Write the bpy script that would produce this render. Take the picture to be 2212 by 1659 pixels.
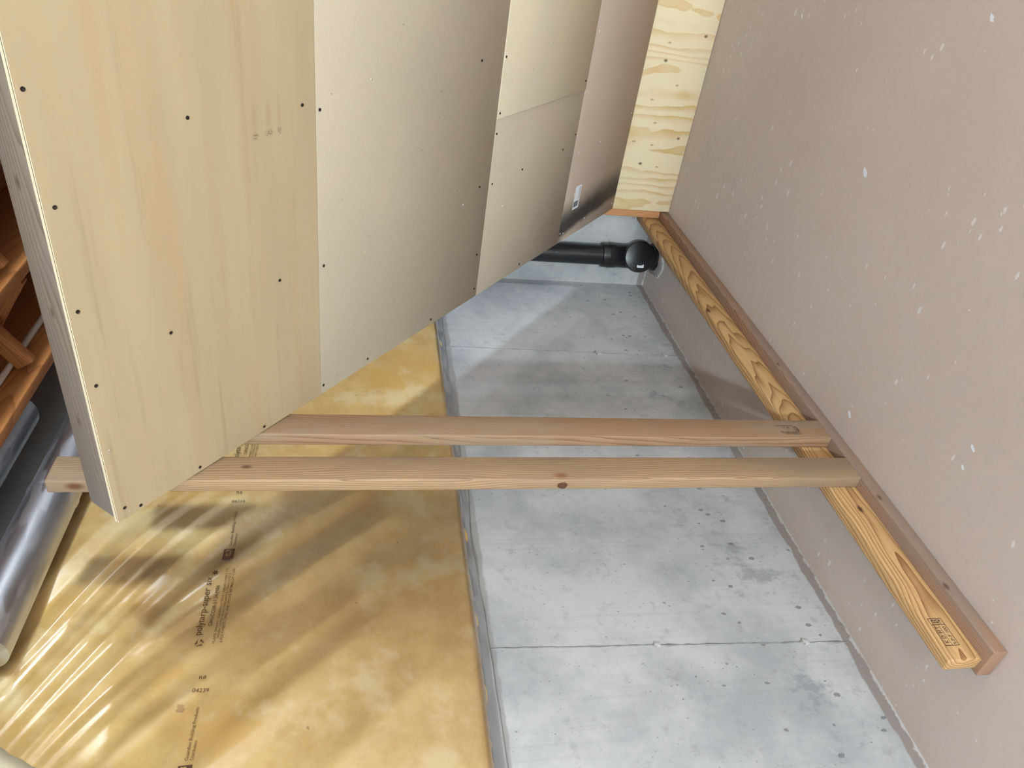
import bpy, bmesh, math, random
import numpy as np
from mathutils import Matrix, Vector
random.seed(7)
rng = np.random.RandomState(11)
for o in list(bpy.data.objects):
    bpy.data.objects.remove(o)
SC = bpy.context.scene
COL = SC.collection

# ------------------------------------------------------------------ camera
cam = bpy.data.cameras.new('camera')
cam.sensor_fit = 'HORIZONTAL'
cam.sensor_width = 36.0
cam.lens = 36.0 * 1613.59 / 2212.0
cam.clip_start = 0.02
co = bpy.data.objects.new('camera', cam)
COL.objects.link(co)
yaw, pitch, roll = 0.623873609, 0.197663901, 0.0212445624
fw = Vector((-math.sin(yaw) * math.cos(pitch), math.cos(yaw) * math.cos(pitch), -math.sin(pitch)))
rt = Vector((math.cos(yaw), math.sin(yaw), 0))
up = rt.cross(fw)
rt, up = math.cos(roll) * rt + math.sin(roll) * up, -math.sin(roll) * rt + math.cos(roll) * up
# the phone was held turned on its side: picture-right is the room's down
M = Matrix((-up, rt, -fw)).transposed().to_4x4()
M.translation = Vector((0, 0, 1.46))
co.matrix_world = M
SC.camera = co

# ------------------------------------------------------------------ world, exposure, lamps' values
w = bpy.data.worlds.new('world')
SC.world = w
w.use_nodes = True
w.node_tree.nodes['Background'].inputs[0].default_value = (0.9, 0.95, 1.0, 1)
w.node_tree.nodes['Background'].inputs[1].default_value = 0.02
vs = SC.view_settings
vs.view_transform = 'Standard'
vs.look = 'None'
vs.gamma = 1.0
vs.use_curve_mapping = False
vs.exposure = 0.0
# ceiling lamps: (x, y, z, globe radius, emission strength, colour, label)
LAMPS = [
    (0.88, -3.05, 2.30, 0.10, 2350, (0.80, 0.965, 1.04), 'white globe ceiling lamp behind the camera, nearest the studs'),
    (2.60, 1.42, 2.20, 0.19, 225, (0.78, 0.93, 1.06), 'white globe ceiling lamp far right past the slanted wall'),
    (2.2, -2.2, 2.30, 0.10, 430, (0.80, 0.965, 1.04), 'white globe ceiling lamp at the back of the room'),
    (1.9, 2.95, 2.33, 0.045, 600, (0.85, 0.94, 1.04), 'small unseen globe lamp added behind the slanted wall for film highlights'),  # added lamp, out of view: puts highlight streaks on the film's folds
]

# ------------------------------------------------------------------ dimensions
XW = -1.77          # concrete wall face
YE = 3.39           # far wall face
XR, YB = 4.2, -4.3  # rest of the room
ZJ = 2.41           # joist undersides
TH = math.atan(0.8334)

# ------------------------------------------------------------------ node helpers
def mat(name):
    m = bpy.data.materials.new(name)
    m.use_nodes = True
    nt = m.node_tree
    return m, nt, nt.nodes['Principled BSDF']

def N(nt, typ, **kw):
    n = nt.nodes.new(typ)
    for k, v in kw.items():
        if k.startswith('i_'):
            key = k[2:]
            key = int(key) if key.isdigit() else key.replace('_', ' ')
            n.inputs[key].default_value = v
        else:
            setattr(n, k, v)
    return n

def L(nt, a, b):
    nt.links.new(a, b)

def math_n(nt, op, a, b=None, clamp=False):
    n = nt.nodes.new('ShaderNodeMath')
    n.operation = op
    n.use_clamp = clamp
    for i, v in enumerate((a, b)):
        if v is None:
            continue
        if isinstance(v, (int, float)):
            n.inputs[i].default_value = v
        else:
            nt.links.new(v, n.inputs[i])
    return n.outputs[0]

def mapr(nt, v, a, b, c=0.0, d=1.0):
    n = nt.nodes.new('ShaderNodeMapRange')
    n.interpolation_type = 'SMOOTHSTEP'
    nt.links.new(v, n.inputs[0])
    for i, q in zip((1, 2, 3, 4), (a, b, c, d)):
        n.inputs[i].default_value = q
    return n.outputs[0]

def mixc(nt, f, a, b, mode='MIX'):
    n = nt.nodes.new('ShaderNodeMix')
    n.data_type = 'RGBA'
    n.blend_type = mode
    n.clamp_factor = True
    for i, v in ((0, f), (6, a), (7, b)):
        if isinstance(v, (int, float)):
            n.inputs[i].default_value = v
        elif isinstance(v, tuple):
            n.inputs[i].default_value = v if len(v) == 4 else v + (1,)
        else:
            nt.links.new(v, n.inputs[i])
    return n.outputs[2]

def coords(nt, scale=(1, 1, 1), loc=(0, 0, 0), rot=(0, 0, 0)):
    tc = nt.nodes.new('ShaderNodeTexCoord')
    mp = nt.nodes.new('ShaderNodeMapping')
    mp.inputs['Scale'].default_value = scale
    mp.inputs['Location'].default_value = loc
    mp.inputs['Rotation'].default_value = rot
    nt.links.new(tc.outputs['Object'], mp.inputs[0])
    return mp.outputs[0]

def noise(nt, vec, scale, detail=4, rough=0.55, col=False):
    n = nt.nodes.new('ShaderNodeTexNoise')
    n.inputs['Scale'].default_value = scale
    n.inputs['Detail'].default_value = detail
    n.inputs['Roughness'].default_value = rough
    nt.links.new(vec, n.inputs['Vector'])
    return n.outputs['Color' if col else 'Fac']

def voro(nt, vec, scale, feature='F1', out='Distance'):
    n = nt.nodes.new('ShaderNodeTexVoronoi')
    n.feature = feature
    n.inputs['Scale'].default_value = scale
    nt.links.new(vec, n.inputs['Vector'])
    return n.outputs[out]

def bump(nt, bs, h, strength, dist=0.002):
    b = nt.nodes.new('ShaderNodeBump')
    b.inputs['Strength'].default_value = strength
    b.inputs['Distance'].default_value = dist
    nt.links.new(h, b.inputs['Height'])
    nt.links.new(b.outputs[0], bs.inputs['Normal'])

def srgb(r, g, b):
    def f(c):
        c /= 255.0
        return c / 12.92 if c <= 0.04045 else ((c + 0.055) / 1.055) ** 2.4
    return (f(r), f(g), f(b), 1.0)

def spot(nt, vec, p, rad, soft=0.6):
    """1 inside an ellipsoid round p, 0 outside"""
    s = nt.nodes.new('ShaderNodeVectorMath')
    s.operation = 'SUBTRACT'
    nt.links.new(vec, s.inputs[0])
    s.inputs[1].default_value = p
    d = nt.nodes.new('ShaderNodeVectorMath')
    d.operation = 'DIVIDE'
    nt.links.new(s.outputs[0], d.inputs[0])
    d.inputs[1].default_value = rad
    ln = nt.nodes.new('ShaderNodeVectorMath')
    ln.operation = 'LENGTH'
    nt.links.new(d.outputs[0], ln.inputs[0])
    return mapr(nt, ln.outputs['Value'], soft, 1.0, 1.0, 0.0)

def plain(name, c, rough=0.6, metal=0.0, spec=0.5):
    m, nt, bs = mat(name)
    bs.inputs['Base Color'].default_value = c
    bs.inputs['Roughness'].default_value = rough
    bs.inputs['Metallic'].default_value = metal
    bs.inputs['Specular IOR Level'].default_value = spec
    return m

def wood(name, light, dark, grey=None, axis=2, freq=260.0, centre=(0.02, 0.05), wander=0.016, knots=(), rough=0.6, contrast=1.0):
    """solid lumber: growth rings round an axis that wanders along the board; object coordinates in metres"""
    m, nt, bs = mat(name)
    sc = [1, 1, 1]
    sc[axis] = 0.05
    v = coords(nt, tuple(sc))
    raw = coords(nt)
    n1 = noise(nt, coords(nt, tuple(1.0 if i != axis else 0.22 for i in range(3))), 5.0, 3, 0.5, col=True)
    off = nt.nodes.new('ShaderNodeVectorMath'); off.operation = 'SUBTRACT'
    L(nt, n1, off.inputs[0]); off.inputs[1].default_value = (0.5, 0.5, 0.5)
    sc2 = nt.nodes.new('ShaderNodeVectorMath'); sc2.operation = 'SCALE'
    L(nt, off.outputs[0], sc2.inputs[0]); sc2.inputs['Scale'].default_value = wander * 2.6
    ad = nt.nodes.new('ShaderNodeVectorMath'); ad.operation = 'ADD'
    L(nt, v, ad.inputs[0]); L(nt, sc2.outputs[0], ad.inputs[1])
    sub = nt.nodes.new('ShaderNodeVectorMath'); sub.operation = 'SUBTRACT'
    L(nt, ad.outputs[0], sub.inputs[0])
    c3 = [0, 0, 0]
    oth = [i for i in range(3) if i != axis]
    c3[oth[0]], c3[oth[1]] = centre
    sub.inputs[1].default_value = c3
    ln = nt.nodes.new('ShaderNodeVectorMath'); ln.operation = 'LENGTH'
    L(nt, sub.outputs[0], ln.inputs[0])
    r = math_n(nt, 'MULTIPLY', ln.outputs['Value'], freq)
    s = math_n(nt, 'FRACT', r)
    ring = math_n(nt, 'POWER', s, 3.0)
    fs = [70, 70, 70]; fs[axis] = 1.6
    fib = noise(nt, coords(nt, tuple(fs)), 6.0, 4, 0.6)
    f = math_n(nt, 'MULTIPLY', ring, 0.80 * contrast)
    f = math_n(nt, 'ADD', f, math_n(nt, 'MULTIPLY', math_n(nt, 'SUBTRACT', fib, 0.42), 0.9 * contrast), True)
    c = mixc(nt, f, light, dark)
    if grey:
        bl = noise(nt, coords(nt, tuple(6.0 if i != axis else 1.2 for i in range(3))), 1.6, 3)
        c = mixc(nt, mapr(nt, bl, 0.42, 0.68), c, grey)
    for (p, rr, col) in knots:
        rad = [rr, rr, rr]; rad[axis] = rr * 1.9
        c = mixc(nt, math_n(nt, 'MULTIPLY', spot(nt, raw, p, tuple(rad), 0.2), 0.92), c, col)
    L(nt, c, bs.inputs['Base Color'])
    bs.inputs['Roughness'].default_value = rough
    bs.inputs['Specular IOR Level'].default_value = 0.3
    bump(nt, bs, f, 0.25, 0.001)
    return m

# ------------------------------------------------------------------ mesh helpers
def link(name, me, m=None, parent=None, loc=(0, 0, 0)):
    o = bpy.data.objects.new(name, me)
    COL.objects.link(o)
    o.location = loc
    if m is not None and me is not None:
        me.materials.clear()
        me.materials.append(m)
    if parent is not None:
        o.parent = parent
    return o

def tag(o, label, cat=None, group=None, kind=None):
    o['label'] = label
    if cat: o['category'] = cat
    if group: o['group'] = group
    if kind: o['kind'] = kind
    return o

def empty(name, loc=(0, 0, 0)):
    o = bpy.data.objects.new(name, None)
    COL.objects.link(o)
    o.location = loc
    o.empty_display_size = 0.1
    return o

def box(x0, x1, y0, y1, z0, z1, bev=0.0, seg=2):
    bm = bmesh.new()
    bmesh.ops.create_cube(bm, size=1.0)
    for v in bm.verts:
        v.co = Vector(((x0 + x1) / 2 + v.co.x * (x1 - x0), (y0 + y1) / 2 + v.co.y * (y1 - y0), (z0 + z1) / 2 + v.co.z * (z1 - z0)))
    if bev:
        bmesh.ops.bevel(bm, geom=list(bm.edges), offset=bev, segments=seg, affect='EDGES', profile=0.5)
    me = bpy.data.meshes.new('m')
    bm.to_mesh(me); bm.free()
    if bev:
        for p in me.polygons: p.use_smooth = True
        sharp(me, 50)
    return me

def sharp(me, deg=40):
    try:
        me.set_sharp_from_angle(angle=math.radians(deg))
    except Exception:
        pass

def lathe(profile, seg=32, axis='Z', closed=True):
    """profile: list of (r, h); returns mesh about the axis"""
    vs_, fs = [], []
    n = len(profile)
    for r, h in profile:
        for k in range(seg):
            a = 2 * math.pi * k / seg
            x, y = r * math.cos(a), r * math.sin(a)
            vs_.append((x, y, h) if axis == 'Z' else ((x, h, y) if axis == 'Y' else (h, x, y)))
    for i in range(n - 1):
        for k in range(seg):
            k2 = (k + 1) % seg
            fs.append((i * seg + k, i * seg + k2, (i + 1) * seg + k2, (i + 1) * seg + k))
    if closed:
        fs.append(tuple(range(seg))[::-1])
        fs.append(tuple((n - 1) * seg + k for k in range(seg)))
    me = bpy.data.meshes.new('m')
    me.from_pydata(vs_, [], fs)
    bm = bmesh.new(); bm.from_mesh(me)
    bmesh.ops.recalc_face_normals(bm, faces=bm.faces)
    bm.to_mesh(me); bm.free()
    for p in me.polygons: p.use_smooth = True
    sharp(me, 40)
    return me

def tube(pts, r, seg=16):
    pts = [Vector(p) for p in pts]
    vs_, fs = [], []
    for i, p in enumerate(pts):
        t = (pts[min(i + 1, len(pts) - 1)] - pts[max(i - 1, 0)]).normalized()
        a = Vector((0, 0, 1)) if abs(t.z) < 0.9 else Vector((1, 0, 0))
        u = t.cross(a).normalized(); v = t.cross(u)
        rr = r[i] if isinstance(r, (list, tuple)) else r
        for k in range(seg):
            an = 2 * math.pi * k / seg
            vs_.append(p + rr * (math.cos(an) * u + math.sin(an) * v))
    for i in range(len(pts) - 1):
        for k in range(seg):
            k2 = (k + 1) % seg
            fs.append((i * seg + k, i * seg + k2, (i + 1) * seg + k2, (i + 1) * seg + k))
    fs.append(tuple(range(seg))); fs.append(tuple((len(pts) - 1) * seg + k for k in range(seg))[::-1])
    me = bpy.data.meshes.new('m')
    me.from_pydata(vs_, [], fs)
    bm = bmesh.new(); bm.from_mesh(me)
    bmesh.ops.recalc_face_normals(bm, faces=bm.faces)
    bm.to_mesh(me); bm.free()
    for p in me.polygons: p.use_smooth = True
    sharp(me, 50)
    return me

def text2d(s, size, align='LEFT'):
    cu = bpy.data.curves.new('t', 'FONT')
    cu.body = s; cu.size = size; cu.align_x = align
    cu.resolution_u = 3
    ob = bpy.data.objects.new('t', cu)
    COL.objects.link(ob)
    dg = bpy.context.evaluated_depsgraph_get()
    dg.update()
    me = bpy.data.meshes.new_from_object(ob.evaluated_get(dg))
    bpy.data.objects.remove(ob)
    bpy.data.curves.remove(cu)
    return me

def text_on(s, size, f, width=None, height=None, name='printed_text', m=None, parent=None):
    """flat lettering whose (a, b) plane is carried onto a surface by f(a, b)"""
    me = text2d(s, size)
    xs = [v.co.x for v in me.vertices]; ys = [v.co.y for v in me.vertices]
    x0, x1, y0, y1 = min(xs), max(xs), min(ys), max(ys)
    kx = width / (x1 - x0) if width else 1.0
    ky = height / (y1 - y0) if height else kx
    for v in me.vertices:
        a, b = (v.co.x - x0) * kx, (v.co.y - (y0 if height else 0)) * ky
        v.co = f(a, b)
    return link(name, me, m, parent)

def poly_on(loops, f, m, parent, name):
    vs_, fs = [], []
    for lp in loops:
        k = len(vs_)
        vs_ += [f(a, b) for a, b in lp]
        fs.append(tuple(range(k, k + len(lp))))
    me = bpy.data.meshes.new('m'); me.from_pydata(vs_, [], fs)
    return link(name, me, m, parent)

def rect(a0, a1, b0, b1):
    return [(a0, b0), (a1, b0), (a1, b1), (a0, b1)]

def frame_loops(a0, a1, b0, b1, t):
    return [rect(a0, a1, b0, b0 + t), rect(a0, a1, b1 - t, b1), rect(a0, a0 + t, b0, b1), rect(a1 - t, a1, b0, b1)]

# ================================================================== materials
INK = plain('brown_ink', srgb(70, 45, 22), 0.5)
BLACK_INK = plain('black_ink', srgb(38, 30, 26), 0.6)
ABS = plain('black_plastic_pipe', (0.008, 0.008, 0.010, 1), 0.32)
WHITE_LABEL = plain('white_label', srgb(225, 228, 232), 0.5)
GREY_LABEL = plain('grey_label_print', srgb(110, 112, 122), 0.5)
PVC = plain('white_plastic_pipe', srgb(200, 190, 178), 0.45)
SCREW = plain('dark_screw', (0.035, 0.026, 0.022, 1), 0.45, 0.6)
SCREW_B = plain('bright_screw', (0.75, 0.72, 0.66, 1), 0.3, 0.9)
CHIP = plain('white_paint_chip', srgb(214, 218, 226), 0.6)

def m_floor():
    m, nt, bs = mat('brown_painted_floor')
    raw = coords(nt)
    big = noise(nt, raw, 1.3, 4)
    c = mixc(nt, mapr(nt, big, 0.3, 0.7), (0.480, 0.402, 0.358), (0.520, 0.442, 0.397))
    fine = noise(nt, raw, 40, 3)
    c = mixc(nt, math_n(nt, 'MULTIPLY', fine, 0.18), c, (0.24, 0.18, 0.145))
    # chips of missing paint, stretched along the sweep of the trowel
    wv = coords(nt, (22, 44, 22), rot=(0, 0, 0.75))
    d = voro(nt, wv, 1.0)
    rnd = voro(nt, wv, 1.0, out='Color')
    sep = nt.nodes.new('ShaderNodeSeparateColor'); L(nt, rnd, sep.inputs[0])
    clus = noise(nt, raw, 2.6, 3, 0.6)
    wob = noise(nt, raw, 220, 2)
    size = math_n(nt, 'MULTIPLY', math_n(nt, 'POWER', sep.outputs[0], 2.4), 0.30)
    size = math_n(nt, 'MULTIPLY', size, mapr(nt, clus, 0.37, 0.56))
    dd = math_n(nt, 'ADD', d, math_n(nt, 'MULTIPLY', math_n(nt, 'SUBTRACT', wob, 0.5), 0.16))
    chip = math_n(nt, 'LESS_THAN', dd, math_n(nt, 'SUBTRACT', size, 0.02))
    c = mixc(nt, math_n(nt, 'MULTIPLY', chip, 0.85), c, (0.62, 0.60, 0.60))
    sm = noise(nt, coords(nt, (150, 320, 150), rot=(0, 0, 0.75)), 1.0, 2, 0.5)
    c = mixc(nt, math_n(nt, 'MULTIPLY', math_n(nt, 'MULTIPLY', mapr(nt, sm, 0.69, 0.73), mapr(nt, clus, 0.46, 0.6)), 0.6), c, (0.66, 0.64, 0.63))
    L(nt, c, bs.inputs['Base Color'])
    rr = noise(nt, coords(nt, (3, 14, 3), rot=(0, 0, 0.75)), 2, 4)
    L(nt, mapr(nt, rr, 0.3, 0.7, 0.36, 0.52), bs.inputs['Roughness'])
    h = noise(nt, coords(nt, (4, 40, 4), rot=(0, 0, 0.75)), 1.5, 4)
    bump(nt, bs, h, 0.12, 0.004)
    return m

def m_concrete(axis='Y'):
    m, nt, bs = mat('grey_concrete_' + axis)
    raw = coords(nt)
    sp = nt.nodes.new('ShaderNodeSeparateXYZ'); L(nt, raw, sp.inputs[0])
    big = noise(nt, raw, 2.6, 6, 0.65)
    c = mixc(nt, mapr(nt, big, 0.32, 0.62), (0.315, 0.325, 0.335), (0.465, 0.465, 0.465))
    # board-form streaks run upright
    st = noise(nt, coords(nt, (60, 60, 1.6)), 1.0, 4, 0.6)
    c = mixc(nt, math_n(nt, 'MULTIPLY', mapr(nt, st, 0.5, 0.75), 0.22), c, (0.27, 0.255, 0.235))
    mott = noise(nt, raw, 24, 4, 0.65)
    c = mixc(nt, math_n(nt, 'MULTIPLY', mapr(nt, mott, 0.54, 0.74), 0.45), c, (0.24, 0.24, 0.245))
    spk = noise(nt, coords(nt, (95, 95, 70)), 1.0, 2, 0.6)
    c = mixc(nt, math_n(nt, 'MULTIPLY', mapr(nt, spk, 0.68, 0.74), 0.55), c, (0.15, 0.15, 0.155))
    dirt = noise(nt, coords(nt, (7, 7, 5), loc=(0, 3.3, 1.2)), 1.0, 6, 0.75)
    c = mixc(nt, math_n(nt, 'MULTIPLY', math_n(nt, 'MULTIPLY', mapr(nt, dirt, 0.56, 0.68), mapr(nt, sp.outputs[2], 0.75, 0.15)), 0.55), c, (0.17, 0.18, 0.20))
    pv = coords(nt, (30, 34, 21), rot=(0.5, 0, 0))
    d = voro(nt, pv, 1.0)
    cc = voro(nt, pv, 1.0, out='Color')
    sc = nt.nodes.new('ShaderNodeSeparateColor'); L(nt, cc, sc.inputs[0])
    wob = noise(nt, raw, 170, 2)
    low = mapr(nt, sp.outputs[2], 0.8, 0.1, 0.45, 1.2)
    size = math_n(nt, 'MULTIPLY', mapr(nt, sc.outputs[0], 0.86, 1.0, 0.0, 0.20), low)
    pit = math_n(nt, 'LESS_THAN', math_n(nt, 'ADD', d, math_n(nt, 'MULTIPLY', math_n(nt, 'SUBTRACT', wob, 0.5), 0.25)), size)
    c = mixc(nt, math_n(nt, 'MULTIPLY', pit, 0.7), c, (0.12, 0.118, 0.118))
    # bare rough strip under the hem of the insulation
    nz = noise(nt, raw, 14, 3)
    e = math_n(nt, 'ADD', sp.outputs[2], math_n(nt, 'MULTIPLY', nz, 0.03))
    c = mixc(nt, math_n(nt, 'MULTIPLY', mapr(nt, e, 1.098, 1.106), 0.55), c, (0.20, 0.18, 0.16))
    # brown floor paint lapped onto the foot of the wall, worn white at the joint
    nz2 = noise(nt, raw, 9, 4, 0.6)
    e2 = math_n(nt, 'ADD', sp.outputs[2], math_n(nt, 'MULTIPLY', math_n(nt, 'SUBTRACT', nz2, 0.5), 0.035))
    c = mixc(nt, math_n(nt, 'MULTIPLY', mapr(nt, e2, 0.040, 0.034), 0.85), c, (0.235, 0.195, 0.175))
    nz3 = noise(nt, raw, 45, 3, 0.6)
    e3 = math_n(nt, 'ADD', sp.outputs[2], math_n(nt, 'MULTIPLY', math_n(nt, 'SUBTRACT', nz3, 0.5), 0.03))
    c = mixc(nt, math_n(nt, 'MULTIPLY', mapr(nt, e3, 0.009, 0.004), 0.8), c, (0.50, 0.50, 0.51))
    L(nt, c, bs.inputs['Base Color'])
    bs.inputs['Roughness'].default_value = 0.72
    bs.inputs['Specular IOR Level'].default_value = 0.3
    hh = math_n(nt, 'SUBTRACT', math_n(nt, 'ADD', math_n(nt, 'MULTIPLY', st, 0.35), math_n(nt, 'MULTIPLY', mott, 0.3)), pit)
    bump(nt, bs, hh, 0.3, 0.003)
    return m

def m_plywood_smooth():
    """sanded hardwood plywood of the top sheet: long soft streaks across the wall (local X)"""
    m, nt, bs = mat('sanded_plywood')
    raw = coords(nt)
    wv = coords(nt, (0.9, 7, 7))
    n1 = noise(nt, wv, 1.6, 4, 0.5)
    c = mixc(nt, mapr(nt, n1, 0.3, 0.7), srgb(170, 151, 121), srgb(164, 145, 116))
    n2 = noise(nt, coords(nt, (0.7, 11, 11), loc=(3, 1, 0)), 1.3, 3, 0.5)
    c = mixc(nt, math_n(nt, 'MULTIPLY', mapr(nt, n2, 0.50, 0.72), 0.5), c, srgb(168, 139, 108))
    n3 = noise(nt, coords(nt, (1.2, 26, 26), loc=(1, 5, 0), rot=(0, 0, -0.10)), 1.2, 4, 0.55)
    c = mixc(nt, math_n(nt, 'MULTIPLY', mapr(nt, n3, 0.56, 0.74), 0.42), c, srgb(134, 112, 82))
    fine = noise(nt, coords(nt, (40, 300, 300)), 1.0, 2)
    c = mixc(nt, math_n(nt, 'MULTIPLY', fine, 0.12), c, srgb(170, 145, 108))
    # three small knots in a row, each with a faint tail
    for v_, r_ in ((0.461, 0.011), (0.499, 0.014), (0.529, 0.008)):
        c = mixc(nt, math_n(nt, 'MULTIPLY', spot(nt, raw, (-0.510, v_, 0), (0.055, r_ * 0.8, 0.02), 0.1), 0.35), c, srgb(150, 122, 84))
        nn = noise(nt, raw, 260, 2)
        k = math_n(nt, 'MULTIPLY', spot(nt, raw, (-0.546, v_, 0), (0.011, r_, 0.02), 0.3), mapr(nt, nn, 0.42, 0.58))
        c = mixc(nt, math_n(nt, 'MULTIPLY', k, 0.75), c, srgb(92, 76, 58))
    L(nt, c, bs.inputs['Base Color'])
    bs.inputs['Roughness'].default_value = 0.55
    bs.inputs['Specular IOR Level'].default_value = 0.35
    return m

def m_hardboard(name, c1, c2, smear=False):
    m, nt, bs = mat(name)
    raw = coords(nt)
    big = noise(nt, raw, 2.3, 4, 0.6)
    c = mixc(nt, mapr(nt, big, 0.3, 0.7), c1, c2)
    fine = noise(nt, coords(nt, (160, 240, 240), rot=(0, 0, 0.7)), 1.0, 3, 0.7)
    c = mixc(nt, math_n(nt, 'MULTIPLY', mapr(nt, fine, 0.45, 0.75), 0.16), c, srgb(140, 120, 100))
    dots = voro(nt, coords(nt, (55, 55, 55)), 1.0)
    dc = voro(nt, coords(nt, (55, 55, 55)), 1.0, out='Color')
    sp = nt.nodes.new('ShaderNodeSeparateColor'); L(nt, dc, sp.inputs[0])
    dk = math_n(nt, 'LESS_THAN', dots, math_n(nt, 'MULTIPLY', math_n(nt, 'POWER', sp.outputs[1], 12.0), 0.14))
    c = mixc(nt, math_n(nt, 'MULTIPLY', dk, 0.6), c, srgb(95, 80, 66))
    if smear:
        # black overspray: a soft-edged stripe down the lower corner of the sheet
        s = nt.nodes.new('ShaderNodeSeparateXYZ'); L(nt, raw, s.inputs[0])
        wob = noise(nt, raw, 9, 3)
        x = math_n(nt, 'ADD', s.outputs[0], math_n(nt, 'MULTIPLY', math_n(nt, 'SUBTRACT', wob, 0.5), 0.04))
        line = math_n(nt, 'SUBTRACT', x, math_n(nt, 'MULTIPLY', math_n(nt, 'SUBTRACT', s.outputs[1], 2.07), 0.085))
        a = mapr(nt, line, -1.318, -1.278)
        b = mapr(nt, line, -1.245, -1.12, 1.0, 0.0)
        k = math_n(nt, 'MULTIPLY', a, b)
        a2 = mapr(nt, s.outputs[1], 2.14, 2.06)
        b2 = mapr(nt, x, -1.16, -1.25)
        k = math_n(nt, 'MAXIMUM', k, math_n(nt, 'MULTIPLY', math_n(nt, 'MULTIPLY', a2, b2), 0.85))
        c = mixc(nt, math_n(nt, 'MULTIPLY', k, 0.93), c, (0.018, 0.018, 0.020))
    L(nt, c, bs.inputs['Base Color'])
    bs.inputs['Roughness'].default_value = 0.6
    bs.inputs['Specular IOR Level'].default_value = 0.35
    bump(nt, bs, fine, 0.05, 0.001)
    return m

def m_pine_ply():
    """rotary-cut softwood plywood of the kickboard: looping bands running upright (Z)"""
    m, nt, bs = mat('rotary_pine_plywood')
    raw = coords(nt)
    n0 = noise(nt, coords(nt, (1.0, 1.0, 0.16), loc=(2.3, 0, 0.2)), 4.6, 2, 0.5)
    n1 = noise(nt, coords(nt, (1, 1, 0.6)), 16, 3, 0.5)
    sp = nt.nodes.new('ShaderNodeSeparateXYZ'); L(nt, raw, sp.inputs[0])
    ph = math_n(nt, 'ADD', math_n(nt, 'MULTIPLY', n0, 9.0), math_n(nt, 'MULTIPLY', n1, 0.7))
    ph = math_n(nt, 'ADD', ph, math_n(nt, 'MULTIPLY', sp.outputs[0], 13.0))
    fr = math_n(nt, 'FRACT', ph)
    band = math_n(nt, 'MULTIPLY', mapr(nt, fr, 0.35, 0.97), mapr(nt, fr, 1.0, 0.97))
    amt = mapr(nt, noise(nt, raw, 3.5, 3), 0.3, 0.65, 0.35, 1.0)
    c = mixc(nt, math_n(nt, 'MULTIPLY', band, amt), srgb(226, 211, 178), srgb(206, 170, 116))
    ff = noise(nt, coords(nt, (200, 200, 8)), 1.0, 3)
    c = mixc(nt, math_n(nt, 'MULTIPLY', ff, 0.2), c, srgb(205, 180, 130))
    for x, z, r in ((-0.633, 0.199, 0.010), (-1.09, 0.205, 0.010), (-0.52, 0.045, 0.009), (-0.96, 0.05, 0.009)):
        c = mixc(nt, math_n(nt, 'MULTIPLY', spot(nt, raw, (x, 3.305, z), (r, 0.03, r * 1.3), 0.2), 0.9), c, srgb(84, 55, 32))
    for x, z in ((-0.56, 0.20), (-0.73, 0.12), (-0.80, 0.22), (-0.90, 0.18), (-0.99, 0.26), (-1.0, 0.17), (-1.10, 0.12)):
        c = mixc(nt, math_n(nt, 'MULTIPLY', spot(nt, raw, (x, 3.305, z), (0.006, 0.03, 0.012), 0.3), 0.7), c, srgb(160, 118, 72))
    L(nt, c, bs.inputs['Base Color'])
    bs.inputs['Roughness'].default_value = 0.55
    bs.inputs['Specular IOR Level'].default_value = 0.35
    return m

def m_batt():
    m, nt, bs = mat('yellow_fibreglass')
    raw = coords(nt)
    n1 = noise(nt, raw, 6.5, 6, 0.68)
    c = mixc(nt, mapr(nt, n1, 0.38, 0.62), srgb(236, 208, 140), srgb(220, 186, 110))
    n2 = noise(nt, coords(nt, loc=(4, 2, 1)), 3.2, 4, 0.6)
    c = mixc(nt, math_n(nt, 'MULTIPLY', mapr(nt, n2, 0.54, 0.68), 0.7), c, srgb(232, 190, 96))
    n3 = noise(nt, coords(nt, loc=(1, 7, 3)), 6, 4, 0.6)
    c = mixc(nt, math_n(nt, 'MULTIPLY', mapr(nt, n3, 0.52, 0.68), 0.8), c, srgb(244, 228, 180))
    d = voro(nt, coords(nt, (14, 14, 14)), 1.0)
    dc = voro(nt, coords(nt, (14, 14, 14)), 1.0, out='Color')
    sp = nt.nodes.new('ShaderNodeSeparateColor'); L(nt, dc, sp.inputs[0])
    wob = noise(nt, raw, 90, 3)
    dk = math_n(nt, 'LESS_THAN', math_n(nt, 'ADD', d, math_n(nt, 'MULTIPLY', math_n(nt, 'SUBTRACT', wob, 0.5), 0.35)), math_n(nt, 'MULTIPLY', math_n(nt, 'POWER', sp.outputs[2], 9.0), 0.15))
    c = mixc(nt, math_n(nt, 'MULTIPLY', dk, 0.6), c, srgb(150, 92, 30))
    ff = noise(nt, raw, 130, 4, 0.7)
    c = mixc(nt, math_n(nt, 'MULTIPLY', ff, 0.2), c, srgb(190, 150, 80))
    L(nt, c, bs.inputs['Base Color'])
    bs.inputs['Roughness'].default_value = 0.9
    bs.inputs['Specular IOR Level'].default_value = 0.1
    bump(nt, bs, math_n(nt, 'ADD', n1, math_n(nt, 'MULTIPLY', ff, 0.2)), 0.4, 0.006)
    return m

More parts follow.
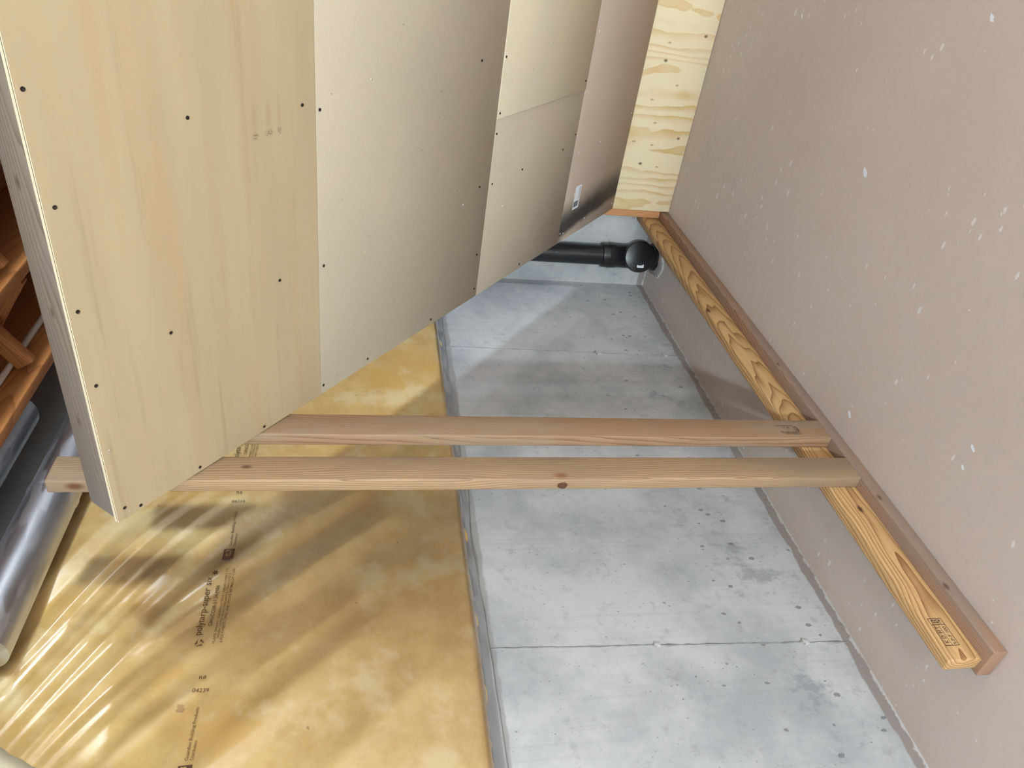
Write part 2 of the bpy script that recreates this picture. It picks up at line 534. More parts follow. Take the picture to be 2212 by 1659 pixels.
def m_film(name, milky, tint):
    m, nt, bs = mat(name)
    nt.nodes.remove(bs)
    out = [n for n in nt.nodes if n.type == 'OUTPUT_MATERIAL'][0]
    tr = N(nt, 'ShaderNodeBsdfTransparent'); tr.inputs[0].default_value = (0.96, 0.96, 0.95, 1)
    di = N(nt, 'ShaderNodeBsdfDiffuse'); di.inputs[0].default_value = tint
    gl = N(nt, 'ShaderNodeBsdfAnisotropic' if False else 'ShaderNodeBsdfGlossy')
    gl.inputs['Roughness'].default_value = 0.20
    gl.inputs['Color'].default_value = (1, 1, 1, 1)
    fr = N(nt, 'ShaderNodeFresnel'); fr.inputs['IOR'].default_value = 1.5
    m1 = N(nt, 'ShaderNodeMixShader'); m1.inputs[0].default_value = milky
    L(nt, tr.outputs[0], m1.inputs[1]); L(nt, di.outputs[0], m1.inputs[2])
    m2 = N(nt, 'ShaderNodeMixShader')
    L(nt, math_n(nt, 'MULTIPLY', fr.outputs[0], 1.6, True), m2.inputs[0])
    L(nt, m1.outputs[0], m2.inputs[1]); L(nt, gl.outputs[0], m2.inputs[2])
    L(nt, m2.outputs[0], out.inputs[0])
    return m

def m_galv():
    m, nt, bs = mat('galvanised_steel')
    raw = coords(nt)
    n = voro(nt, coords(nt, (45, 12, 45)), 1.0, out='Color')
    bw = N(nt, 'ShaderNodeRGBToBW'); L(nt, n, bw.inputs[0])
    c = mixc(nt, bw.outputs[0], (0.55, 0.56, 0.60), (0.68, 0.69, 0.72))
    L(nt, c, bs.inputs['Base Color'])
    bs.inputs['Metallic'].default_value = 1.0
    L(nt, mapr(nt, bw.outputs[0], 0, 1, 0.34, 0.48), bs.inputs['Roughness'])
    return m

FLOOR = m_floor()
CONC = m_concrete('Y')
PLY_TOP = m_plywood_smooth()
HB1 = m_hardboard('brown_hardboard', srgb(182, 168, 147), srgb(176, 163, 143))
HB2 = m_hardboard('grey_brown_hardboard', srgb(174, 160, 142), srgb(168, 154, 136))
HB3 = m_hardboard('smeared_hardboard', srgb(188, 169, 152), srgb(180, 161, 144), True)
PATCH = m_hardboard('pale_plywood', srgb(216, 200, 172), srgb(208, 194, 170))
KICK = m_pine_ply()
BATT = m_batt()
FILM = m_film('clear_plastic_film', 0.07, (0.75, 0.68, 0.60, 1))
HEM = m_film('grey_folded_film', 0.60, (0.36, 0.36, 0.37, 1))
GALV = m_galv()
PLYEDGE = plain('plywood_edge', srgb(222, 208, 178), 0.7)
PLASTER = plain('off_white_wall', (0.74, 0.74, 0.73, 1), 0.8)
SUBFLOOR = wood('subfloor_boards', srgb(150, 98, 55), srgb(112, 66, 32), axis=1, freq=120)
W_STUD1 = wood('stud_wood_knotty', srgb(160, 134, 104), srgb(108, 78, 54), srgb(134, 112, 92), 2, 210, (0.06, 0.03), 0.020,
               knots=(((-1.345, 1.411, 0.930), 0.011, srgb(60, 38, 22)), ((-1.325, 1.425, 0.935), 0.016, srgb(120, 82, 52)), ((-1.323, 1.46, 1.74), 0.010, srgb(90, 62, 44)),
                      ((-1.34, 1.411, 2.12), 0.016, srgb(92, 56, 28))))
W_STUD2 = wood('stud_wood_reddish', srgb(152, 122, 94), srgb(104, 74, 54), srgb(142, 122, 104), 2, 190, (-1.30, 1.72), 0.012)
W_SOLE = wood('plate_wood_weathered', srgb(150, 118, 96), srgb(104, 72, 52), srgb(124, 106, 94), 1, 230, (-1.30, 0.07), 0.014,
              knots=(((-1.325, 1.33, 0.03), 0.009, srgb(74, 48, 34)), ((-1.323, 1.02, 0.032), 0.009, srgb(74, 48, 34)), ((-1.325, 1.99, 0.03), 0.008, srgb(90, 54, 36))))
W_EDGE = wood('board_wood_amber', srgb(186, 150, 104), srgb(116, 74, 40), None, 1, 170, (-1.335, 0.085), 0.026,
              knots=(((-1.361, 1.324, 0.078), 0.011, srgb(52, 32, 18)), ((-1.361, 2.42, 0.118), 0.012, srgb(56, 34, 20))), contrast=1.1)
W_KSTUD = wood('short_stud_wood', srgb(190, 140, 98), srgb(146, 96, 58), None, 2, 200, (-1.30, 3.36), 0.014)
W_HEAD = wood('header_wood_grey', srgb(132, 119, 106), srgb(96, 82, 70), srgb(116, 107, 102), 0, 200, (0.05, 0.02), 0.02,
              knots=(((-0.80, 0.0, 0.055), 0.009, srgb(92, 78, 62)), ((-1.06, 0.0, 0.06), 0.010, srgb(104, 86, 66)), ((-0.55, 0.0, 0.06), 0.010, srgb(96, 80, 64)), ((-0.48, 0.0, 0.10), 0.013, srgb(90, 70, 48))))
W_FRAME = wood('frame_wood', srgb(196, 158, 116), srgb(150, 108, 72), None, 1, 200, (0.0, 0.05), 0.02)
W_JOIST = wood('joist_wood_orange', srgb(172, 112, 62), srgb(134, 78, 38), None, 1, 120, (0.04, 2.45), 0.03)
W_BRIDGE = wood('bridging_wood', srgb(160, 102, 58), srgb(122, 70, 36), None, 2, 160, (0.0, 0.0), 0.02)

# ================================================================== the room
def struct(name, me, m, label, parent=None):
    o = link(name, me, m, parent)
    if parent is None:
        o['kind'] = 'structure'
        o['label'] = label
    return o

struct_floor = struct('floor', box(XW - 0.2, XR + 0.2, YB - 0.2, YE + 0.2, -0.15, 0.0), FLOOR, 'brown painted concrete floor with small white chips')
wl = struct('wall_left', box(XW - 0.2, XW, YB - 0.2, YE + 0.2, 0.0, 2.645), CONC, 'bare grey concrete foundation wall behind the studs')
wf = struct('wall_far', box(XW, XR + 0.2, YE, YE + 0.2, 0.0, 2.645), CONC, 'grey concrete end wall behind the black pipe')
struct('wall_right', box(XR, XR + 0.2, YB, YE, 0.0, 2.645), PLASTER, 'off white wall on the far side of the room')
struct('wall_near', box(XW, XR, YB - 0.2, YB, 0.0, 2.645), PLASTER, 'off white wall at the back of the room')
struct('ceiling', box(XW - 0.2, XR + 0.2, YB - 0.2, YE + 0.2, 2.645, 2.70), SUBFLOOR, 'wooden subfloor seen between the joists')

# larger chips in the floor paint, each an irregular flake
for cx_, cy_, r_ in ((-0.628, 1.992, 0.014), (-0.163, 1.77, 0.009), (-0.317, 2.647, 0.008), (-1.078, 1.185, 0.006), (-1.245, 1.609, 0.009), (-1.02, 1.19, 0.007)):
    lp = []
    for k in range(13):
        a = 2 * math.pi * k / 13
        q = r_ * random.uniform(0.65, 1.1)
        lp.append((1.5 * q * math.cos(a), 0.75 * q * math.sin(a)))
    cs, sn = math.cos(0.9), math.sin(0.9)
    poly_on([lp], lambda a, b: (cx_ + a * cs - b * sn, cy_ + a * sn + b * cs, 0.0006), CHIP, struct_floor, 'paint_chip')

# form joints: ragged fins of cement left between the form boards
SEAM = plain('cement_fin', (0.20, 0.195, 0.19, 1), 0.8)
def seam(y_top, y_bot, z0, z1, wdt):
    vs_, fs = [], []
    n = 60
    for i in range(n + 1):
        t = i / n
        z = z0 + (z1 - z0) * t
        y = y_bot + (y_top - y_bot) * t + random.uniform(-0.0012, 0.0012)
        wd = wdt * random.uniform(0.35, 1.3) * (1.8 if random.random() < 0.10 else 1)
        pr = random.uniform(0.0012, 0.003)
        vs_ += [(XW - 0.001, y - wd, z), (XW + pr, y - wd * 0.2, z), (XW + pr * 0.7, y + wd * 0.3, z), (XW - 0.001, y + wd, z)]
        if i:
            k = 4 * i
            for j in range(3):
                fs.append((k - 4 + j, k - 3 + j, k + 1 + j, k + j))
    me = bpy.data.meshes.new('m'); me.from_pydata(vs_, [], fs)
    return link('form_joint', me, SEAM, wl)
seam(1.215, 1.178, 0.02, 1.15, 0.0035)
seam(2.73, 2.706, 0.02, 1.15, 0.0022)
for y_, z_, r_ in ((2.715, 0.42, 0.016), (2.71, 0.10, 0.013), (1.20, 0.62, 0.010), (1.185, 0.16, 0.012)):
    me = lathe([(r_, -0.001), (r_ * 0.9, 0.002), (r_ * 0.5, 0.0035), (0.0005, 0.004)], 14, 'X')
    for v in me.vertices:
        f_ = 1 + 0.25 * math.sin(5 * math.atan2(v.co.z, v.co.y))
        v.co.y *= f_; v.co.z *= f_ * 1.3
    link('cement_blob', me, CONC, wl, (XW, y_, z_))

# ================================================================== insulation on the wall
ZB, ZT = 1.135, 2.33
Y0i, Y1i = -0.6, 3.385
zk = np.array([1.0, 1.3, 1.6, 1.85, 2.0, 2.2, 2.5])
gk = np.array([0.80, 0.83, 0.90, 1.05, 1.5, 2.4, 2.8])
zz = np.linspace(1.0, 2.5, 301)
Gz = np.concatenate([[0], np.cumsum((np.interp(zz[1:], zk, gk) + np.interp(zz[:-1], zk, gk)) / 2 * (zz[1] - zz[0]))])
def phi(y, z):
    return y + np.interp(z, zz, Gz)
folds = []
for y_, z_, amp, wd, ln in [(1.31, 2.21, .010, .020, .10), (1.28, 2.195, .008, .016, .09), (1.27, 2.135, .011, .022, .13), (1.25, 2.115, .010, .016, .14),
                            (1.21, 2.08, .008, .018, .13), (1.56, 2.20, .012, .030, .10), (1.54, 2.10, .011, .028, .11), (1.53, 1.905, .013, .034, .22),
                            (1.56, 1.72, .013, .036, .28), (1.17, 2.02, .009, .016, .07), (0.975, 1.95, .009, .02, .07), (1.04, 1.88, .009, .02, .07),
                            (1.45, 1.60, .011, .045, .30), (1.62, 1.62, .010, .040, .26), (1.30, 1.52, .009, .05, .26), (1.15, 1.56, .008, .05, .25),
                            (1.72, 1.85, .009, .03, .16), (1.9, 1.8, .006, .04, .2), (0.95, 1.72, .009, .045, .22), (0.85, 1.55, .008, .05, .22), (1.05, 1.65, .008, .04, .2)]:
    g_ = float(np.interp(z_, zk, gk))
    folds.append((float(phi(y_, z_)), z_, amp * 0.62, wd * (0.55 + 0.62 * g_), ln))
for k in range(26):
    y_, z_ = rng.uniform(-0.5, 0.95), rng.uniform(1.3, 2.2)
    folds.append((float(phi(y_, z_)), z_, rng.uniform(.003, .006), rng.uniform(.03, .07), rng.uniform(.08, .2)))
for k in range(9):
    y_, z_ = rng.uniform(2.0, 3.3), rng.uniform(1.5, 2.2)
    folds.append((float(phi(y_, z_)), z_, rng.uniform(.001, .003), rng.uniform(.03, .06), rng.uniform(.08, .2)))
def surf(y, z, film):
    y = np.asarray(y, float); z = np.asarray(z, float)
    s = 0.074 + 0.006 * np.sin(3.1 * y + 1.0) * np.sin(4.3 * z) + 0.004 * np.sin(9.0 * y + 3 * z)
    p = phi(y, z) + 0.010 * np.sin(7 * z + 3 * y)
    for f0, zc, amp, wd, ln in folds:
        env = np.exp(-((z - zc) / ln) ** 2)
        d = (p - f0)
        shp = np.exp(-np.abs(d / wd) ** 1.5) - 0.45 * np.exp(-((d - wd * 1.9) / (wd * 1.3)) ** 2)
        s = s + amp * env * shp * (1.0 if film else 0.38)
    if film:
        up_ = np.clip((z - 1.5) / 0.5, 0, 1)
        s = s + up_ * 0.0016 * np.sin(p * 75 + 3 * np.sin(5 * z) + 2 * y) * np.clip(np.sin(p * 11 + 2 * z), 0, 1)
        s = s + 0.004
    edge = np.clip((z - ZB) / 0.035, 0, 1)
    s = s * (0.35 + 0.65 * np.sqrt(np.clip(1 - (1 - edge) ** 2, 0, 1)))
    return XW + s
def sheet(name, ny, nz, film, m):
    ys = np.linspace(Y0i, Y1i, ny); zs = np.linspace(ZB, ZT, nz)
    Yg, Zg = np.meshgrid(ys, zs)
    Zg = Zg + (0.006 * np.sin(23 * Yg) + 0.004 * np.sin(57 * Yg + 1)) * np.clip(1 - (Zg - ZB) / 0.05, 0, 1)
    Xg = surf(Yg, Zg, film)
    v = np.stack([Xg, Yg, Zg], -1).reshape(-1, 3)
    i = np.arange(nz - 1)[:, None] * ny + np.arange(ny - 1)[None, :]
    f = np.stack([i, i + 1, i + ny + 1, i + ny], -1).reshape(-1, 4)
    me = bpy.data.meshes.new('m')
    me.from_pydata(v.tolist(), [], f.tolist())
    for p in me.polygons: p.use_smooth = True
    return link(name, me, m)
ins = empty('insulation_blanket')
tag(ins, 'yellow fibreglass insulation blanket faced with wrinkled clear film on the concrete wall', 'insulation')
batt = sheet('fibreglass_batt', 300, 100, False, BATT)
film = sheet('plastic_film', 760, 230, True, FILM)
batt.parent = ins
film.parent = ins
film['label'] = 'wrinkled clear plastic film with brown printing'

# grey folded hem of the film hanging under the blanket
vs_, fs = [], []
nh = 260
for i in range(nh + 1):
    y = Y0i + (Y1i - Y0i) * i / nh
    wv = 0.5 + 0.5 * math.sin(y * 8.3 + 2.2 * math.sin(y * 3.1)) ; w2 = math.sin(y * 27 + 3 * math.sin(y * 5)) * math.sin(y * 2.3 + 1)
    zt = ZB + 0.012
    pr = [(0.056, zt), (0.046 + 0.012 * w2, zt - 0.009), (0.022 + 0.024 * wv, zt - 0.018 - 0.005 * w2), (0.034 - 0.020 * wv + 0.006 * w2, zt - 0.028 - 0.008 * wv), (0.010 + 0.006 * w2 + 0.006, zt - 0.032 - 0.012 * wv)]
    vs_ += [(XW + a, y, b) for a, b in pr]
    if i:
        k = 5 * i
        for j in range(4):
            fs.append((k - 5 + j, k - 4 + j, k + 1 + j, k + j))
me = bpy.data.meshes.new('m'); me.from_pydata(vs_, [], fs)
for p in me.polygons: p.use_smooth = True
hem = link('folded_hem', me, HEM, film)
hem['label'] = 'grey folded lower hem of the film'

# printing on the film
def on_film(y0, z0):
    def f(a, b):
        y, z = y0 + a, z0 + b
        return (float(surf(y, z, True)) + 0.0022, y, z)
    return f
def on_film_down(y0, z0):      # lettering turned a quarter: reads downwards
    def f(a, b):
        y, z = y0 + b, z0 - a
        return (float(surf(y, z, True)) + 0.0022, y, z)
    return f
def printing(dy, dz=0.0):
    P = dict(m=INK, parent=film)
    text_on('polytarp-super six', 0.016, on_film(1.245 + dy, 1.847 + dz), width=0.178, **P)
    text_on('CAN/CGSB-51.34-M86', 0.007, on_film(1.271 + dy, 1.825 + dz), width=0.128, **P)
    text_on('FLAME SPREAD CLASSIFICATION / DEVELOPED <5', 0.005, on_film(1.218 + dy, 1.810 + dz), width=0.231, height=0.0055, **P)
    text_on('WHEN TESTED IN ACCORDANCE / CAN-S102.2', 0.005, on_film(1.232 + dy, 1.8015 + dz), width=0.205, height=0.0055, **P)
    text_on('6 POLY MEETS CMHC AND SMOKE RATING OF <100', 0.005, on_film(1.220 + dy, 1.792 + dz), width=0.231, height=0.0065, **P)
    text_on('Guardian Building Products', 0.009, on_film(1.536 + dy, 1.813 + dz), width=0.128, height=0.0095, **P)
    text_on('Distribution', 0.008, on_film(1.536 + dy, 1.804 + dz), width=0.045, height=0.007, **P)
    text_on('04239', 0.010, on_film_down(1.703 + dy, 1.838 + dz), width=0.037, height=0.010, **P)
    text_on('R8', 0.010, on_film_down(1.738 + dy, 1.829 + dz), width=0.016, height=0.010, **P)
    # recycling arrows, maple leaf and the square emblem with a letter ring
    f = on_film(1.208 + dy, 1.832 + dz)
    tri = []
    for k in range(3):
        a0 = 2 * math.pi * k / 3 + 0.4
        pts = [(0.012 + r * math.cos(a0 + t), 0.014 + r * math.sin(a0 + t)) for r, t in ((0.013, 0.0), (0.009, 0.9), (0.012, 1.5), (0.006, 1.6), (0.006, 0.7))]
        tri.append(pts)
    poly_on(tri, f, INK, film, 'printed_mark')
    f = on_film(1.427 + dy, 1.832 + dz)
    leaf = [(0.010 + r * math.cos(t), 0.010 + r * math.sin(t)) for r, t in [((0.011 if k % 2 else 0.0045), k * math.pi / 7) for k in range(14)]]
    poly_on([leaf], f, INK, film, 'printed_mark')
    f = on_film(1.483 + dy, 1.803 + dz)
    ring = []
    for k in range(14):
        a0, a1 = 2 * math.pi * k / 14 * 0.86, 2 * math.pi * (k + 1) / 14 * 0.86
        ring.append([(0.021 + r * math.cos(t), 0.016 + r * math.sin(t)) for r, t in ((0.0125, a0), (0.0125, a1), (0.008, a1), (0.008, a0))])
    poly_on(frame_loops(0, 0.042, 0, 0.030, 0.0032) + ring + [rect(0.020, 0.033, 0.0135, 0.0175), rect(0.003, 0.039, 0.0245, 0.030), rect(0.003, 0.012, 0.003, 0.027), rect(0.033, 0.040, 0.003, 0.012), rect(0.003, 0.039, 0.0032, 0.0052)], f, INK, film, 'printed_emblem')
for dy in (-1.24, -0.62, 0.0, 0.655, 1.31):
    printing(dy)

# ================================================================== lumber on the floor and the studs
sole = link('bottom_plate', box(-1.412, -1.323, 0.830, YE - 0.003, 0.0, 0.038, 0.004), W_SOLE)
tag(sole, 'weathered brown lumber plate lying flat on the painted floor', 'lumber')
edge = link('lumber_board', box(-1.399, -1.361, 0.842, YE - 0.003, 0.038, 0.127, 0.005), W_EDGE)
tag(edge, 'amber board standing on edge on the flat floor plate', 'lumber')
st1 = link('wall_stud', box(-1.361, -1.323, 1.411, 1.500, 0.038, 2.183, 0.004), W_STUD1)
tag(st1, 'knotty pale upright stud nearest the camera, with a split knot', 'stud', 'upright studs on the floor plate')
st2 = link('wall_stud', box(-1.361, -1.323, 1.588, 1.677, 0.038, 2.06, 0.004), W_STUD2)
tag(st2, 'reddish upright stud with a grade stamp, second from the camera', 'stud', 'upright studs on the floor plate')
st3 = link('wall_stud', box(-1.361, -1.3215, 3.319, YE - 0.004, 0.038, 0.46, 0.003), W_KSTUD)
tag(st3, 'short reddish stud at the end of the pale kickboard', 'stud', 'upright studs on the floor plate')
# the split knot bites into the near stud's edge
kn = bpy.data.meshes.new('m')
bm = bmesh.new()
bmesh.ops.create_icosphere(bm, subdivisions=3, radius=1.0)
for v in bm.verts:
    n_ = 1 + 0.25 * math.sin(9 * v.co.x + 4 * v.co.z) * math.cos(7 * v.co.y)
    v.co = Vector((v.co.x * 0.011, v.co.y * 0.004, v.co.z * 0.013)) * n_
bm.to_mesh(kn); bm.free()
W_KNOT = wood('bark_knot', srgb(92, 60, 34), srgb(30, 20, 14), None, 2, 500, (0, 0), 0.01)
link('knot', kn, W_KNOT, st1, (-1.346, 1.4115, 0.930))
# grade stamps
def on_edge_face(y0, z0):       # lettering on the right face of the amber board; a runs away from the camera
    return lambda a, b: (-1.3604, y0 + a, z0 + b)
f = on_edge_face(0.880, 0.073)
poly_on(frame_loops(0, 0.076, 0, 0.038, 0.0014) + [rect(0.0, 0.058, 0.0185, 0.0195), rect(0.057, 0.0583, 0, 0.038)], f, BLACK_INK, edge, 'stamp_frame')
text_on('K D', 0.012, on_edge_face(0.888, 0.095), width=0.020, height=0.011, m=BLACK_INK, parent=edge, name='stamp_text')
text_on('H T', 0.012, on_edge_face(0.915, 0.095), width=0.018, height=0.011, m=BLACK_INK, parent=edge, name='stamp_text')
text_on('S-P-F 100', 0.008, on_edge_face(0.884, 0.077), width=0.048, height=0.009, m=BLACK_INK, parent=edge, name='stamp_text')
text_on('AB', 0.010, on_edge_face(0.941, 0.080), width=0.012, height=0.024, m=BLACK_INK, parent=edge, name='stamp_text')
def on_stud_face(y0, z0):       # stamp turned along the stud: reads upwards, seen from the camera side
    return lambda a, b: (-1.3224, y0 + b, z0 + a)
f = on_stud_face(1.606, 0.130)
poly_on([rect(0.016, 0.073, 0.0395, 0.041), rect(0.0, 0.055, 0.0, 0.0014), rect(0.014, 0.0153, 0.0, 0.041)], f, BLACK_INK, st2, 'stamp_frame')
text_on('N Y', 0.012, on_stud_face(1.632, 0.160), width=0.022, height=0.010, m=BLACK_INK, parent=st2, name='stamp_text')
text_on('0001000-SP', 0.008, on_stud_face(1.609, 0.146), width=0.052, height=0.010, m=BLACK_INK, parent=st2, name='stamp_text')
text_on('AB', 0.008, on_stud_face(1.612, 0.131), width=0.010, height=0.032, m=BLACK_INK, parent=st2, name='stamp_text')

# ================================================================== slanted panelled wall
sw = empty('slanted_wall', (0, 1.271, 1.985))
sw.rotation_euler = (-TH, 0, 0)
tag(sw, 'slanted overhanging wall of plywood and brown hardboard sheets screwed to lumber', 'panel wall')
XL, XE = -1.319, 2.338  # right end is out of view, extended to block the far right lamp
T = 0.012
def sheet_part(name, x0, x1, v0, v1, m, lab, front=0.0, bev=0.0006):
    o = link(name, box(x0, x1, v0, v1, -front, T, bev, 1), m, sw)
    o['label'] = lab
    return o
s1 = sheet_part('plywood_sheet', XL, XE, 0.0, 0.6380, PLY_TOP, 'sanded tan plywood top sheet with three small knots', bev=0)
s2 = sheet_part('hardboard_sheet', XL, XE, 0.6405, 1.4430, HB1, 'large brown hardboard sheet')
s3 = sheet_part('hardboard_sheet', XL, -0.6840, 1.4440, 2.0745, HB2, 'grey brown hardboard sheet below the pale patch')
s4 = sheet_part('plywood_patch', -0.683, XE, 1.4440, 2.0750, PATCH, 'pale plywood patch', front=0.003)
s5 = sheet_part('hardboard_sheet', XL, XE, 2.0765, 2.645, HB3, 'lowest hardboard sheet with a black smear and a sticker', bev=0.0004)
ed = link('ply_edge', box(XL, XE, -0.0012, 0.0, 0.001, T - 0.0005), PLYEDGE, s1)
gl_ = plain('glue_line', srgb(96, 80, 62), 0.8)
link('glue_line', box(XL, XE, -0.0016, 0.0, 0.0012, 0.0026), gl_, s1)
hd = link('header', box(XL + 0.002, XE, 0.0005, 0.0385, T, T + 0.089, 0.008, 3), W_HEAD, sw)
hd['label'] = 'grey weathered header lumber across the top'
for k in range(10):
    x0 = min(XL + 0.002 + k * 0.4064, XE - 0.040)
    link('rafter', box(x0, x0 + 0.038, 0.0385, 2.60, T, T + 0.089, 0.004), W_FRAME, sw)
link('bottom_rail', box(XL + 0.002, XE, 2.60, 2.638, T, T + 0.089, 0.004), W_FRAME, sw)

scr_dark = [(-0.387, 0.012), (-0.58, 0.019), (-0.782, 0.017), (-0.951, 0.019), (-0.504, 0.598), (-0.523, 0.652), (-0.917, 0.658), (-0.902, 0.507), (-0.91, 0.198), (-1.292, 0.650), (-1.306, 0.427),
            (-1.306, 0.221), (-1.287, 0.02), (-1.308, 0.057), (-0.493, 1.32), (-0.496, 1.452), (-0.665, 1.454), (-0.647, 2.061), (-1.145, 1.417), (-0.90, 1.464), (-0.731, 1.455),
            (-1.297, 0.842), (-0.891, 1.385), (-0.896, 1.663), (-0.89, 1.971), (-1.298, 1.164), (-1.283, 1.425), (-0.849, 2.062), (-0.48, 0.30), (-1.30, 1.75)]
scr_lite = [(-0.48, 0.829), (-0.927, 1.295), (-0.481, 1.735), (-1.003, 1.553), (-1.119, 2.156), (-1.276, 2.085), (-1.283, 2.116), (-1.272, 2.317), (-0.929, 2.322), (-0.935, 2.124), (-0.479, 2.108), (-0.931, 0.818), (-1.117, 0.016), (-1.285, 2.62), (-0.86, 2.62)]
me_d = lathe([(0.0001, 0.0), (0.0016, -0.0002), (0.0034, -0.0010), (0.0040, -0.0012), (0.0042, 0.004)], 10)
me_l = lathe([(0.0001, -0.0012), (0.0024, -0.0014), (0.0030, -0.0006), (0.0031, 0.004)], 10)
me_d.materials.append(SCREW); me_l.materials.append(SCREW_B)
for i, (x, v) in enumerate(scr_dark + scr_lite):
    o = bpy.data.objects.new('screw', me_d if i < len(scr_dark) else me_l)
    COL.objects.link(o); o.parent = sw
    o.location = (x, v, -0.003 if (x > -0.683 and 1.444 < v < 2.075) else 0.0)

# sticker on the lowest sheet
def on_slant(x0, v0):
    return lambda a, b: (x0 + a, v0 + b, -0.0008)
stk = poly_on([rect(0, 0.104, 0, 0.056)], on_slant(-1.192, 2.163), WHITE_LABEL, sw, 'sticker')
stk['label'] = 'white paper sticker with a grey bar block'
o = poly_on([rect(0.010, 0.036, 0.004, 0.046)], lambda a, b: (-1.192 + a, 2.163 + b, -0.0011), GREY_LABEL, sw, 'sticker_print')
text_on('07/00', 0.02, lambda a, b: (-1.148 + a, 2.200 + b * 1.0, -0.0011), width=0.050, height=0.014, m=BLACK_INK, parent=sw, name='sticker_text')

# ================================================================== kickboard
kp = link('kickboard', box(XL, XE, 3.305, 3.3175, 0.002, 0.300, 0.0006, 1), KICK)
tag(kp, 'pale yellow pine plywood kickboard standing on the floor under the slanted wall', 'plywood board')
for x, z in ((-1.285, 0.289), (-1.26, 0.012), (-0.86, 0.288), (-0.86, 0.012), (-0.46, 0.288), (-0.50, 0.010), (-0.66, 0.012), (-1.02, 0.012)):
    me = lathe([(0.0001, -0.0012), (0.0024, -0.0014), (0.0034, -0.0006), (0.0035, 0.004)], 10, 'Y')
    link('screw', me, SCREW_B, kp, (x, 3.305, z))

# ================================================================== black drain pipe
PX, PY = -1.566, 3.305
dp = empty('drain_pipe', (PX, PY, 0))
tag(dp, 'black plastic drain pipe with a capped cleanout against the end wall', 'pipe')
link('pipe', lathe([(0.051, 0.20), (0.051, 2.64)], 36), ABS, dp)
link('coupling', lathe([(0.052, 0.232), (0.060, 0.234), (0.061, 0.292), (0.0595, 0.298), (0.052, 0.300)], 36), ABS, dp)
link('tee_body', lathe([(0.062, 0.000), (0.066, 0.004), (0.066, 0.030), (0.061, 0.034), (0.060, 0.225), (0.063, 0.230), (0.063, 0.262), (0.057, 0.264)], 36), ABS, dp)
br = link('cleanout_branch', lathe([(0.052, 0.0), (0.056, -0.045), (0.064, -0.050), (0.066, -0.060), (0.066, -0.082), (0.062, -0.084)], 36, 'Y'), ABS, dp, (0, 0, 0.128))
br.rotation_euler = (0, 0, math.radians(25))
cap = link('cleanout_cap', lathe([(0.074, -0.080), (0.077, -0.083), (0.077, -0.094), (0.073, -0.100), (0.052, -0.106), (0.025, -0.109), (0.0005, -0.110)], 36, 'Y'), ABS, dp, (0, 0, 0.128))
cap.rotation_euler = (0, 0, math.radians(25))
stl = link('sticker', box(-0.008, 0.008, -0.1072, -0.1050, -0.017, 0.017), WHITE_LABEL, cap, (-0.044, 0, -0.004))
stl['label'] = 'tiny white barcode sticker'
for k in range(7):
    zz_ = -0.012 + k * 0.0038
    link('bar', box(-0.002, 0.005, -0.1076, -0.1072, zz_, zz_ + 0.0018), BLACK_INK, cap, (-0.044, 0, -0.004))
# mortar patch round the foot of the pipe
me = lathe([(0.105, 0.0), (0.098, 0.008), (0.08, 0.014), (0.064, 0.016)], 28, closed=False)
for v in me.vertices:
    a = math.atan2(v.co.y, v.co.x)
    k = 1 + 0.10 * math.sin(3 * a + 1) + 0.06 * math.sin(7 * a)
    v.co.x *= k; v.co.y = min(v.co.y * k, 0.08)
link('mortar_collar', me, CONC, dp)

# ================================================================== ceiling: joists, bridging, ducts, small pipe
jx = [-1.475 + 0.317 * k for k in range(19)]
jm = box(0, 0.038, YB + 0.01, YE - 0.01, ZJ, 2.643, 0.003)
jm.materials.append(W_JOIST)
ORD = 'first second third fourth fifth sixth seventh eighth ninth tenth eleventh twelfth thirteenth fourteenth fifteenth sixteenth seventeenth eighteenth nineteenth'.split()
for k, x in enumerate(jx):
    o = bpy.data.objects.new('ceiling_joist', jm)
    COL.objects.link(o); o.location = (x, 0, 0)
    if k == 0: lab = 'orange brown ceiling joist beside the round ducts'
    elif k == 1: lab = 'orange brown ceiling joist at the left picture edge, second from the ducts'
    else: lab = 'orange brown ceiling joist, ' + ORD[k] + ' from the ducts'
    tag(o, lab, 'joist', 'ceiling joists')
def bridging(k, y, flip, lab):
    x0, x1 = jx[k] + 0.038, jx[k + 1]
    a = Vector((x0 + 0.004, y, (ZJ + 0.03) if not flip else 2.61)); b = Vector((x1 - 0.004, y, 2.61 if not flip else (ZJ + 0.03)))
    d = b - a
    me = box(-0.016, 0.016, -0.027, 0.027, 0, d.length - 0.02, 0.002)
    o = link('cross_bridging', me, W_BRIDGE)
    o.location = a + d.normalized() * 0.012
    o.rotation_euler = d.to_track_quat('Z', 'Y').to_euler()
    tag(o, lab, 'bridging', 'cross bridging between joists')
bridging(0, 2.03, False, 'diagonal wood bridging piece rising from the joist by the ducts')
bridging(0, 2.10, True, 'diagonal wood bridging piece falling towards the joist by the ducts')
bridging(1, 2.03, False, 'rising diagonal bridging piece in the second joist bay')
bridging(1, 2.10, True, 'falling diagonal bridging piece in the second joist bay')
pv = link('water_pipe', tube([(-1.426, 0.2, 2.489), (-1.424, 1.4, 2.487), (-1.426, 2.4, 2.489), (-1.424, 3.38, 2.488)], 0.0095), PVC)
tag(pv, 'thin white plastic pipe running along the side of a joist', 'pipe')

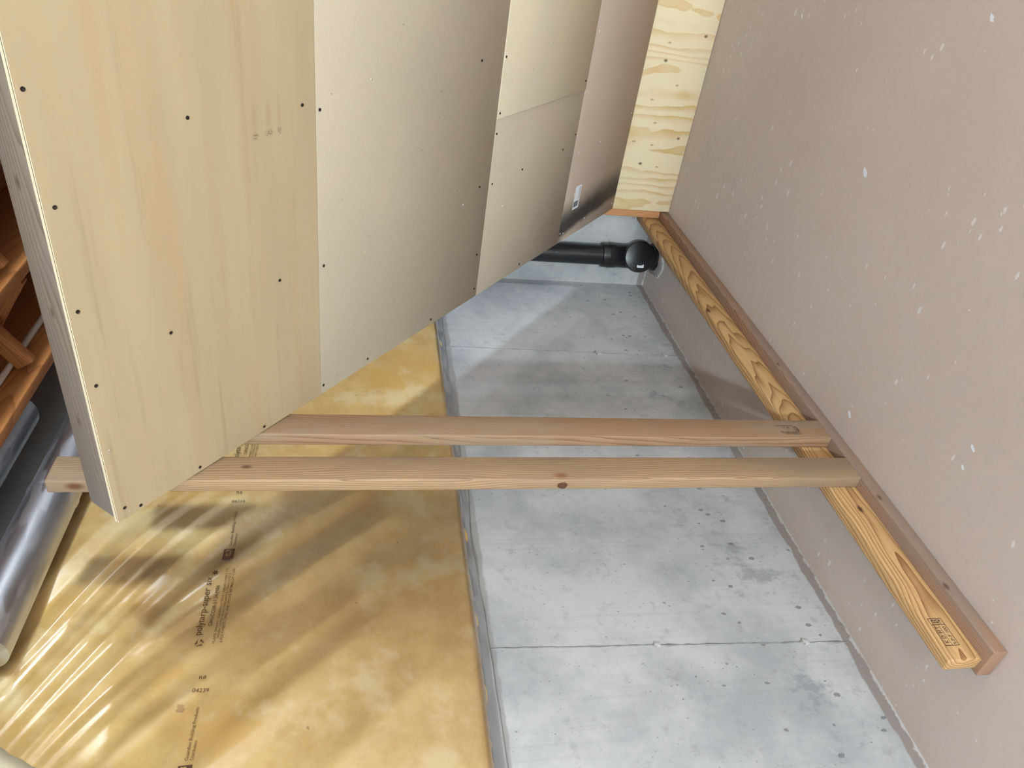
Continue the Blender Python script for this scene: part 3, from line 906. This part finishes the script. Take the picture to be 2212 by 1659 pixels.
def duct(x, z, r, y0, y1, lab):
    o = empty('air_duct', (x, y0, z))
    tag(o, lab, 'duct', 'galvanised ducts along the ceiling')
    prof = []
    y = 0.0
    link('duct_tube', lathe([(r, 0.0), (r, y1 - y0)], 48, 'Y'), GALV, o)
    yy = 0.5
    while yy < y1 - y0:
        link('duct_seam', lathe([(r + 0.0002, yy - 0.012), (r + 0.0022, yy - 0.006), (r + 0.0022, yy + 0.002), (r + 0.0004, yy + 0.004)], 48, 'Y', closed=False), GALV, o)
        yy += 1.02
    return o
duct(-1.614, 2.298, 0.064, 1.16, 3.20, 'bright round galvanised duct running above the yellow insulation')
duct(-1.585, 2.512, 0.074, -1.0, 2.0, 'upper round galvanised duct tucked beside the orange joist')
# pale flexible hose dropping from the joists at the picture's corner
pts = [(-1.575, 1.07 - 0.16 * t, 2.318 - 0.10 * t * t) for t in [i / 12 for i in range(26)]]
hs = [0.036 + 0.0025 * (i % 2) for i in range(len(pts))]
HOSE = plain('pale_hose', srgb(178, 168, 140), 0.6)
hz = link('duct_hose', tube(pts, hs, 20), HOSE)
tag(hz, 'pale flexible hose dropping past the insulation at the picture corner', 'hose')

# ================================================================== ceiling lamps
CANOPY = plain('white_porcelain', (0.7, 0.7, 0.68, 1), 0.4)
for (x, y, z, r, s, c, lab) in LAMPS:
    o = empty('ceiling_lamp', (x, y, z))
    tag(o, lab, 'lamp', 'globe ceiling lamps')
    m, nt, bs = mat('lamp_glow')
    bs.inputs['Base Color'].default_value = (0.8, 0.8, 0.8, 1)
    bs.inputs['Emission Color'].default_value = c + (1,)
    bs.inputs['Emission Strength'].default_value = s
    g = bpy.data.meshes.new('m'); bm = bmesh.new()
    bmesh.ops.create_uvsphere(bm, u_segments=24, v_segments=14, radius=r)
    bm.to_mesh(g); bm.free()
    for p in g.polygons: p.use_smooth = True
    link('globe', g, m, o)
    link('canopy', lathe([(r * 0.5, r * 0.88), (r * 0.9, r * 1.0), (r * 0.9, max(ZJ - z, r * 1.1))], 24), CANOPY, o)
